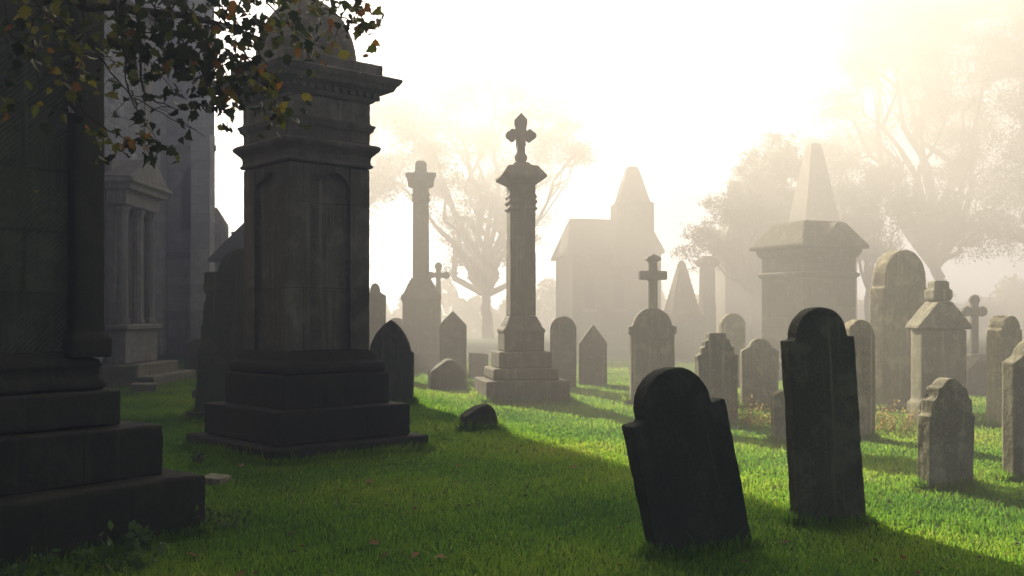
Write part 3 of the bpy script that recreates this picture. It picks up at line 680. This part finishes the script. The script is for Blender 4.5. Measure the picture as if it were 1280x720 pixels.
def tree(name, label, cat, loc, H, trunk_h, r, spread, seed, matl, nleaf=60, lsize=.13, sig=.42, depth=5, lean=(0, 0), group=None, kids=(2, 3), upw=.25, ratio=.74, bias=None):
    rd = random.Random(seed)
    t = thing(name, label, cat, loc, 0, group)
    trunk, limbs, tips = [], [], []
    def grow(p, d, ln, rr, dep):
        steps = 3; p0 = p
        for i in range(steps):
            d = (d + Vector((rd.uniform(-.2, .2), rd.uniform(-.2, .2), rd.uniform(-.05, .15) + upw * .1))).normalized()
            p1 = p0 + d * ln / steps
            r1 = rr * (1 - .13)
            limbs.append((tuple(p0), tuple(p1), rr, r1)); p0 = p1; rr = r1
            if dep <= 2: tips.append(tuple(p0))
        if dep == 0:
            return
        for i in range(rd.randint(*kids)):
            nd = (d + Vector((rd.uniform(-1, 1) * spread, rd.uniform(-1, 1) * spread, rd.uniform(-.45, .6) * spread + upw))).normalized()
            if bias: nd = (nd + Vector(bias)).normalized()
            grow(p0, nd, ln * rd.uniform(ratio - .12, ratio + .12), rr * rd.uniform(.6, .78), dep - 1)
    p = Vector((0, 0, -.3)); d = Vector((lean[0], lean[1], 1)).normalized(); rr = r
    nst = 6
    for i in range(nst):
        p1 = p + d * (trunk_h + .3) / nst + Vector((rd.uniform(-.05, .05), rd.uniform(-.05, .05), 0)) * r * 4
        r1 = rr * .93 if i else rr * .8
        trunk.append((tuple(p), tuple(p1), rr, r1)); p, rr = p1, r1
    L0 = (H - trunk_h) * .36
    for i in range(4):
        a = i * 1.57 + rd.uniform(-.5, .5)
        grow(p, Vector((math.cos(a) * spread * 1.1, math.sin(a) * spread * 1.1, .75 + upw)).normalized(), L0 * rd.uniform(.8, 1.15), rr * .62, depth)
    grow(p, Vector((rd.uniform(-.2, .2), 0, 1)), L0, rr * .7, depth)
    v, f = tubes(trunk, 10); raw('trunk', v, f, 4, M_bark, t, smooth=True)
    v, f = tubes(limbs, 5); raw('limbs', v, f, 4, M_bark, t, smooth=True)
    tp = np.array(tips)
    keep = rng.random(len(tp)) < .85
    tp = tp[keep]
    c = np.repeat(tp, nleaf, 0) + rng.normal(size=(len(tp) * nleaf, 3)) * np.array([sig, sig, sig * .75])
    tn = np.repeat(rng.random(len(tp)), nleaf) * .6 + rng.random(len(c)) * .4
    v, f, k, tt = leaves(c, lsize, tn)
    raw('crown', v, f, k, matl, t, tint=tt)
    return t, len(tips), tp

G_T = 'trees in the mist'
def crown_tree(label, px, Y, r, lobes, ncl, nleaf, ls, mat, seed, fork=0.45, cs=.5):
    """trunk, limbs to each lobe, sub-branches and twigs to leaf clusters in the lobes"""
    rd = random.Random(seed); base = at(px, Y); k = Y / F
    t = thing('tree', label, 'tree', base, 0, G_T)
    LB = [(Vector(((a - px) * k, rd.uniform(-.5, .5) * 90 * k, CH + (HZ - b) * k)), c * k) for a, b, c in lobes]
    cz = sum(l[0].z for l in LB) / len(LB); cx_ = sum(l[0].x for l in LB) / len(LB)
    p = Vector((0, 0, -.3)); fk = Vector((cx_ * .35, 0, cz * fork)); trunk = []; rr = r
    prev = p
    for i in range(7):
        q = p.lerp(fk, (i + 1) / 7) + Vector((rd.uniform(-1, 1), rd.uniform(-1, 1), 0)) * r * .3
        trunk.append((tuple(prev), tuple(q), rr, rr * .93)); prev = q; rr *= .93
    top = prev
    segs, cent = [], []
    def br(a, b, r0, r1, n, wob, rise):
        out = [a]; ln = (b - a).length
        for i in range(1, n + 1):
            u = i / n
            q = a.lerp(b, u) + Vector((0, 0, math.sin(u * math.pi) * rise * ln))
            q.z = min(q.z, 21.6)
            if i < n: q += Vector((rd.gauss(0, 1), rd.gauss(0, 1), rd.gauss(0, 1))) * wob * ln
            segs.append((tuple(out[-1]), tuple(q), r0 + (r1 - r0) * (i - 1) / n, r0 + (r1 - r0) * u)); out.append(q)
        return out
    tot = sum(l[1] ** 2 for l in LB)
    for c, R_ in LB:
        main = br(top, c, r * .45, r * .16, 6, .045, .06)
        m_ = max(5, int(ncl * R_ ** 2 / tot))
        sub = []
        for i in range(max(4, m_ // 7)):
            d = Vector((rd.gauss(0, 1), rd.gauss(0, 1), rd.gauss(.15, .9))).normalized()
            sub += br(rd.choice(main[3:]), c + d * R_ * rd.uniform(.55, .85), r * .13, r * .045, 4, .07, .04)[1:]
        for i in range(m_):
            d = Vector((rd.gauss(0, 1), rd.gauss(0, 1), rd.gauss(.1, .85))).normalized()
            e = c + d * R_ * (rd.random() ** .45) * rd.uniform(.85, 1.12)
            st = min(sub, key=lambda q: (q - e).length)
            w_ = br(st, e, r * .04, r * .012, 3, .09, .03)
            for q in range(3):
                e2 = e + Vector((rd.gauss(0, 1), rd.gauss(0, 1), rd.gauss(0, .8))) * cs * .8
                br(w_[2], e2, r * .018, r * .008, 2, .06, 0); e2.z = min(e2.z, 21.2); cent.append((tuple(e2), rd.random()))
    v, f = tubes(trunk, 10); raw('trunk', v, f, 4, M_bark, t, smooth=True)
    v, f = tubes(segs, 4); raw('limbs', v, f, 4, M_bark, t, smooth=True)
    cp = np.array([c[0] for c in cent]); ct = np.array([c[1] for c in cent]); n = len(cp)
    cnt = (nleaf / n * rng.uniform(.3, 1.7, n)).astype(int) + 1
    c = np.repeat(cp, cnt, 0); c = c + rng.normal(size=c.shape) * np.array([cs, cs, cs * .6]) * .62
    tn = np.repeat(ct, cnt) * .6 + rng.random(len(c)) * .4
    c[:, 2] = np.minimum(c[:, 2], 22.2 - np.abs(rng.normal(0, .5, len(c))))
    v, f, kk_, tt = leaves(c, ls, tn); raw('crown', v, f, kk_, mat, t, tint=tt)
crown_tree('broad spreading autumn tree with sky showing through, behind the cross column', 610, 70.0, .5,
    [(560, 105, 42), (505, 150, 42), (610, 95, 38), (650, 130, 38), (690, 165, 34), (720, 195, 20), (540, 190, 40), (600, 240, 34), (660, 215, 34), (490, 225, 34), (570, 275, 30), (640, 275, 28), (600, 170, 34), (580, 320, 24), (625, 320, 24), (545, 235, 28)], 300, 80000, .15, M_leaff, 3, .25, .66)
crown_tree('misty tree behind the great domed monument and the plain-topped column', 440, 76.0, .5,
    [(470, 110, 34), (430, 150, 50), (400, 110, 50), (380, 180, 50), (470, 230, 32), (440, 260, 34)], 150, 26000, .16, M_leaff, 8, .4, .65)
crown_tree('very tall spreading tree high over the hipped mausoleum at upper right', 1180, 64.0, .55,
    [(1070, 85, 40), (1045, 130, 28), (1120, 50, 55), (1180, 10, 60), (1150, 125, 45), (1095, 165, 30), (1215, 165, 42), (1250, 60, 50), (1110, -20, 60), (1060, 30, 30), (1190, 215, 34), (1230, 110, 25), (1165, 265, 34), (1205, 300, 34), (1160, 75, 40), (1235, 250, 34)], 360, 90000, .15, M_leaff, 21, .3, .66)
crown_tree('tall dim tree at the far right edge', 1300, 56.0, .5,
    [(1290, 60, 60), (1275, 150, 48), (1310, -20, 80), (1262, 225, 34), (1340, 100, 70), (1330, 200, 60), (1285, 290, 34)], 220, 60000, .15, M_leafd, 42, .4, .6)
crown_tree('small leafy tree with upright shoots, left of the pyramid', 940, 54.0, .2,
    [(962, 215, 26), (930, 235, 24), (990, 215, 20), (985, 188, 12), (958, 185, 10), (930, 205, 10), (905, 262, 22), (882, 292, 18), (950, 260, 30), (866, 318, 12), (905, 310, 22), (985, 260, 24)], 230, 30000, .12, M_leafd, 31, .35, .32)
crown_tree('rounded bushy tree right behind the pyramid and broad arched headstone', 1085, 60.0, .25,
    [(1060, 200, 30), (1090, 245, 32), (1115, 215, 24), (1075, 290, 34), (1035, 175, 16), (1130, 268, 22), (1110, 310, 26), (1050, 250, 26)], 190, 32000, .14, M_leafd, 52, .35, .42)

# distant belt of bushes closing the view
n = 60000
cx = rng.uniform(-47, 55, n); hh = 3.6 + 1.1 * np.sin(cx * .7) + .7 * np.sin(cx * 1.9 + 1)
c = np.stack([cx, 93 + rng.normal(0, .9, n), hh * rng.random(n) ** .8], 1)
v, f, k, tt = leaves(c, .4, rng.random(n)); props(raw('far_woodland', v, f, k, M_leafd, tint=tt), kind='stuff', label='faint belt of bushes far off in the mist')

# ---------------------------------------------------------------- overhanging autumn branch, foreground upper left
def branch_tree():
    t = thing('overhanging_tree', 'autumn tree whose leafy twigs hang into the upper left corner', 'tree', (-5.4, 3.4, 0))
    base = Vector((-5.4, 3.4, 0))
    rd = random.Random(5)
    segs = []
    p = Vector((0, 0, -.3)); rr = .24
    for i in range(9):
        p1 = p + Vector((.05 * math.sin(i), .04 * i * .5, .55)); segs.append((tuple(p), tuple(p1), rr, rr * .93)); p = p1; rr *= .93
    v, f = tubes(segs, 12); raw('trunk', v, f, 4, M_bark, t, smooth=True)
    fork = p.copy()
    limbs, twigs, lpos = [], [], []
    def W(px, py, Y): return Vector(((px - 640) / F * Y, Y, zpx(py, Y))) - base
    def path(pts, r0, r1, store, wob=.015, sub=4):
        P = []
        for a, b in zip(pts, pts[1:]):
            for i in range(sub): P.append(a.lerp(b, i / sub) + Vector((rd.uniform(-wob, wob), rd.uniform(-wob, wob), rd.uniform(-wob, wob))))
        P.append(pts[-1])
        m_ = len(P) - 1
        for i in range(m_):
            store.append((tuple(P[i]), tuple(P[i + 1]), r0 + (r1 - r0) * i / m_, r0 + (r1 - r0) * (i + 1) / m_))
        return P
    def put(p, n, s):
        for _ in range(n): lpos.append(tuple(p + Vector((rd.gauss(0, s), rd.gauss(0, s * 1.6), rd.gauss(0, s) - .02))))
    # two limbs run from the fork over the top of the picture
    l1 = path([fork, W(-120, -230, 4.3), W(60, -110, 4.9), W(250, -75, 5.4), W(420, -60, 5.7)], .085, .018, limbs, .03)
    l2 = path([fork, W(-60, -140, 4.6), W(40, -30, 4.9), W(110, 10, 5.1), W(230, 15, 5.3), W(330, 50, 5.5)], .06, .008, limbs, .02)
    l3 = path([fork, Vector((-1.2, -.8, 6.6))], .10, .04, limbs, .05); l4 = path([fork, Vector((.4, -1.6, 6.9))], .09, .04, limbs, .05); l5 = path([fork, Vector((-.3, 1.5, 7.2))], .09, .03, limbs, .05)
    v, f = tubes(limbs, 8); lobj = raw('limbs', v, f, 4, M_bark, t, smooth=True)
    hang = [  # (points, leaves per step, spread)
        ([(88, -20, 5.0), (92, 60, 5.0), (90, 110, 5.0), (105, 140, 5.02), (140, 165, 5.05), (178, 182, 5.1), (196, 180, 5.1)], 1, .03, 3),
        ([(100, -20, 5.1), (110, 50, 5.1), (140, 90, 5.1), (165, 120, 5.15), (200, 142, 5.15), (245, 162, 5.2)], 0, .03, 4),
        ([(180, 115, 5.15), (195, 128, 5.15), (232, 138, 5.2)], 0, .03, 2),
        ([(55, -10, 4.9), (40, 40, 4.9), (45, 90, 4.9), (50, 130, 4.95)], 1, .045, 4),
        ([(5, -20, 4.8), (12, 40, 4.8), (30, 65, 4.85), (60, 70, 4.9)], 1, .05, 4),
        ([(130, -30, 5.2), (150, 30, 5.2), (180, 70, 5.2), (215, 110, 5.2)], 2, .06, 5),
        ([(170, -30, 5.2), (200, 20, 5.2), (235, 60, 5.2), (255, 100, 5.25), (270, 140, 5.3)], 3, .07, 6),
        ([(215, -30, 5.3), (245, 30, 5.3), (275, 70, 5.3), (290, 110, 5.3), (278, 130, 5.3)], 4, .07, 6),
        ([(260, -30, 5.4), (290, 20, 5.4), (320, 60, 5.4), (345, 100, 5.4), (352, 140, 5.4)], 2, .06, 5),
        ([(310, -30, 5.5), (345, 15, 5.5), (375, 45, 5.5), (400, 60, 5.5)], 2, .06, 5),
        ([(350, -30, 5.6), (390, 0, 5.6), (425, 20, 5.6), (452, 34, 5.6), (460, 36, 5.6)], 1, .045, 5),
        ([(380, -40, 5.6), (420, -15, 5.6), (450, 0, 5.6), (466, 8, 5.6)], 2, .045, 5),
        ([(140, -20, 5.0), (155, 60, 5.0), (158, 110, 5.0), (178, 150, 5.05), (195, 172, 5.05)], 1, .04, 4),
        ([(70, -20, 5.0), (80, 30, 5.0), (120, 55, 5.05), (150, 85, 5.1)], 2, .06, 4),
        ([(20, -20, 4.6), (60, 20, 4.7), (100, 40, 4.8), (130, 30, 4.9)], 2, .06, 4),
        ([(230, -10, 5.1), (190, 40, 5.1), (150, 45, 5.1)], 3, .07, 4),
        ([(300, 60, 5.3), (320, 85, 5.3), (340, 115, 5.35), (345, 150, 5.35)], 2, .04, 4),
        ([(-40, 60, 4.4), (-15, 95, 4.5), (2, 110, 4.5)], 1, .04, 3),
    ]
    for pts, nl, s, _ in hang:
        twigs = []
        st = W(*pts[0]); near = min(l1 + l2, key=lambda q: (q - st).length)
        P = path([near, (near + st) / 2 + Vector((0, 0, .03)), st], .010, .006, twigs, .01, 3)
        P = path([W(*q) for q in pts], .006, .0018, twigs, .008, 4)
        for q in P:
            put(q, nl + (rd.random() < .5), s)
        for i in range(3, len(P) - 2, 3):      # side twiglets with leaves at the end
            e = P[i] + Vector((rd.uniform(-.16, .16), rd.uniform(-.1, .1), rd.uniform(-.14, .04)))
            path([P[i], (P[i] + e) / 2 + Vector((0, 0, .015)), e], .0028, .0012, twigs, .006, 2)
            put(e, (1 if nl else 0) + (rd.random() < .4) + nl // 2, .028)
        v, f = tubes(twigs, 5); raw('twig', v, f, 4, M_twig, lobj, smooth=True)
    # terminal clusters seen against the bright mist
    for q, n_, s in (((205, 180, 5.1), 9, .045), ((170, 176, 5.05), 7, .04), ((150, 182, 5.05), 3, .03), ((180, 160, 5.05), 5, .04), ((352, 150, 5.4), 9, .045), ((347, 128, 5.4), 7, .05), ((460, 30, 5.6), 6, .035), ((455, 5, 5.6), 6, .04), ((440, 8, 5.6), 5, .05), ((118, 165, 5.0), 2, .015), ((128, 188, 5.0), 2, .012), ((283, 155, 5.3), 2, .02), ((245, 128, 5.25), 5, .06), ((240, 140, 5.25), 3, .05), ((44, 237, 4.7), 2, .02), ((70, 135, 4.9), 2, .03)):
        put(W(*q), n_, s)
    for px, py, n_, s in ((205, 15, 60, .14), (265, 40, 95, .12), (232, 70, 45, .09), (295, 85, 30, .08), (320, 15, 75, .12), (380, 15, 55, .10), (170, 40, 20, .12), (120, 60, 14, .10), (60, 40, 6, .10), (265, 115, 22, .07)):
        put(W(px, py, 5.3), n_, s)
    # crown above and to the left, outside the picture
    for lim in (l1, l3, l4, l5):
        for q in lim[2:]:
            put(q + Vector((0, 0, .75)), 26, .28)
    c = np.array(lpos); px_ = 640 + (c[:, 0] - 5.4) / (c[:, 1] + 3.4) * F
    u_ = rng.random(len(c)); tn = rng.random(len(c)) * .5
    br_ = np.where((px_ < 150) | (px_ > 335), .45, .10)  # backlight painted into the tint: more bright yellow-green leaves at both sides
    tn = np.where(u_ < br_, rng.uniform(.62, .80, len(c)), tn); tn = np.where(u_ > .93, rng.uniform(.84, 1, len(c)), tn)
    v, f, k, tt = leaves(c, .060, tn, droop=.6, shape='lobed'); raw('leaves', v, f, k, M_leafg, t, tint=tt)
    print('branch leaves', len(c))
    # a stray low spray in front of the mausoleum at the left edge
branch_tree()

# ---------------------------------------------------------------- small growth
def weed(label, px, Y, n, h, spr, mat, cat='weed', name='weed_clump', leaf=.05, group=None, stalks=True, seed=1):
    rd = random.Random(seed); t = thing(name, label, cat, at(px, Y), 0, group)
    segs, lp = [], []
    for i in range(n):
        a = rd.uniform(0, 6.28); q0 = Vector((0, 0, .004)); q = Vector((rd.gauss(0, spr * .5), rd.gauss(0, spr * .4), .004)); segs.append((tuple(q0), tuple(q), .003, .003)); d = Vector((math.cos(a) * rd.uniform(.1, .6), math.sin(a) * rd.uniform(.1, .6), 1)).normalized()
        hh = h * rd.uniform(.45, 1.1)
        for s in range(4):
            q1 = q + d * hh / 4; d = (d + Vector((rd.uniform(-.15, .15), rd.uniform(-.15, .15), -.08))).normalized()
            segs.append((tuple(q), tuple(q1), .003 * (1 - s * .2), .003 * (.8 - s * .2))); q = q1
            lp += [tuple(q + Vector((rd.gauss(0, .015), rd.gauss(0, .015), rd.gauss(0, .01)))) for _ in range(2)]
    v, f = tubes(segs, 4); raw('stems', v, f, 4, mat, t, tint=np.full(len(v), .3))
    c = np.array(lp); v, f, k, tt = leaves(c, leaf, rng.random(len(c)), shape='diamond'); raw('leaves', v, f, k, mat, t, tint=tt)
weed('dry pale weeds at the foot of the stepped-top headstone', 938, 14.6, 90, .42, .55, M_dry, cat='dry weeds', name='dry_weeds', leaf=.035, seed=3)
weed('dry golden weeds at the foot of the very tall arched headstone', 1112, 13.6, 90, .40, .5, M_dry, cat='dry weeds', name='dry_weeds', leaf=.035, seed=4)
weed('leafy weeds at the corner of the near mausoleum steps', 272, 7.5, 16, .17, .22, M_weed, leaf=.05, seed=5)
weed('broad-leaved weeds at the bottom edge, under the near mausoleum step', 130, 6.35, 12, .20, .25, M_weed, leaf=.065, seed=6)
weed('small weed with one bright pointed leaf against the lowest mausoleum step', 165, 6.75, 5, .2, .10, M_weed, leaf=.075, seed=7)
weed('weed sprouting on the lower left step of the great monument', 245, 10.7, 7, .18, .08, M_weed, leaf=.05, seed=8)
weed('dark leafy weeds at the bottom left corner of the picture', 30, 5.9, 14, .18, .25, M_weed, leaf=.06, seed=9)

# fallen leaves, each one its own object
def fallen():
    protos = []
    rd = random.Random(9)
    spots = [(298, 9.2), (430, 8.9), (560, 9.3), (545, 8.0), (588, 8.2), (470, 6.9), (533, 6.7), (603, 6.6), (627, 6.7), (440, 8.1), (482, 6.5), (740, 7.9), (663, 6.9), (952, 10.4), (742, 11.8), (1085, 7.4), (1150, 7.2), (985, 6.8)]
    while len(spots) < 150:
        Y = 5.8 * (14 / 5.8) ** (rd.random() ** 1.25); px = rd.uniform(150, 1300) if rd.random() < .7 else rd.uniform(200, 620)
        spots.append((px, Y))
    kinds = ['small brown fallen leaf lying in the grass', 'small orange fallen leaf lying in the grass', 'small dark curled fallen leaf lying in the grass']
    for k in range(3):
        v, f, kk_, tt = leaves(np.zeros((1, 3)), .062, np.array([(.5, .95, .05)[k]]), shape='lobed')
        v = np.array(v); 
        # lay flat
        e = v[6] - v[0]; e /= np.linalg.norm(e); s = v[2] - v[10]; s -= e * (s @ e); s /= np.linalg.norm(s); nrm = np.cross(e, s)
        v = np.stack([v @ e, v @ s, v @ nrm], 1)
        o = raw('fallen_leaf', v, f, kk_, M_fallen, tint=tt); props(o, kinds[k], 'leaf', 'fallen leaves'); protos.append(o)
    for i, (px, Y) in enumerate(spots):
        k = rd.choice((0, 0, 1, 2, 2)) if i > 2 else i
        o = protos[k] if i <= 2 else protos[k].copy()
        if i > 2: COL.objects.link(o)
        p = at(px, Y); p.z += .04
        o.location = p; o.rotation_euler = (rd.uniform(-.5, .5), rd.uniform(-.5, .5), rd.uniform(0, 6.28)); s = rd.uniform(.7, 1.3); o.scale = (s, s, s)
fallen()

FOOT += [(at(383, 11.95).x, 11.95, R(42), 1.05, 1.05), (cen.x, cen.y, A, HW, HW), (at(651, 19).x, 19, R(10), .78, .78), (at(599, 13.9).x, 13.9, R(14), .25, .17)]
grass()

# ---------------------------------------------------------------- render settings
vs = scene.view_settings
vs.view_transform = 'Standard'; vs.look = 'None'; vs.gamma = 1.0; vs.exposure = 3.0; vs.use_curve_mapping = False
cy = scene.cycles
cy.max_bounces = 5; cy.diffuse_bounces = 3; cy.glossy_bounces = 2; cy.transmission_bounces = 3; cy.transparent_max_bounces = 6
cy.volume_bounces = 0
cy.use_denoising = True
cy.sample_clamp_indirect = 6.0
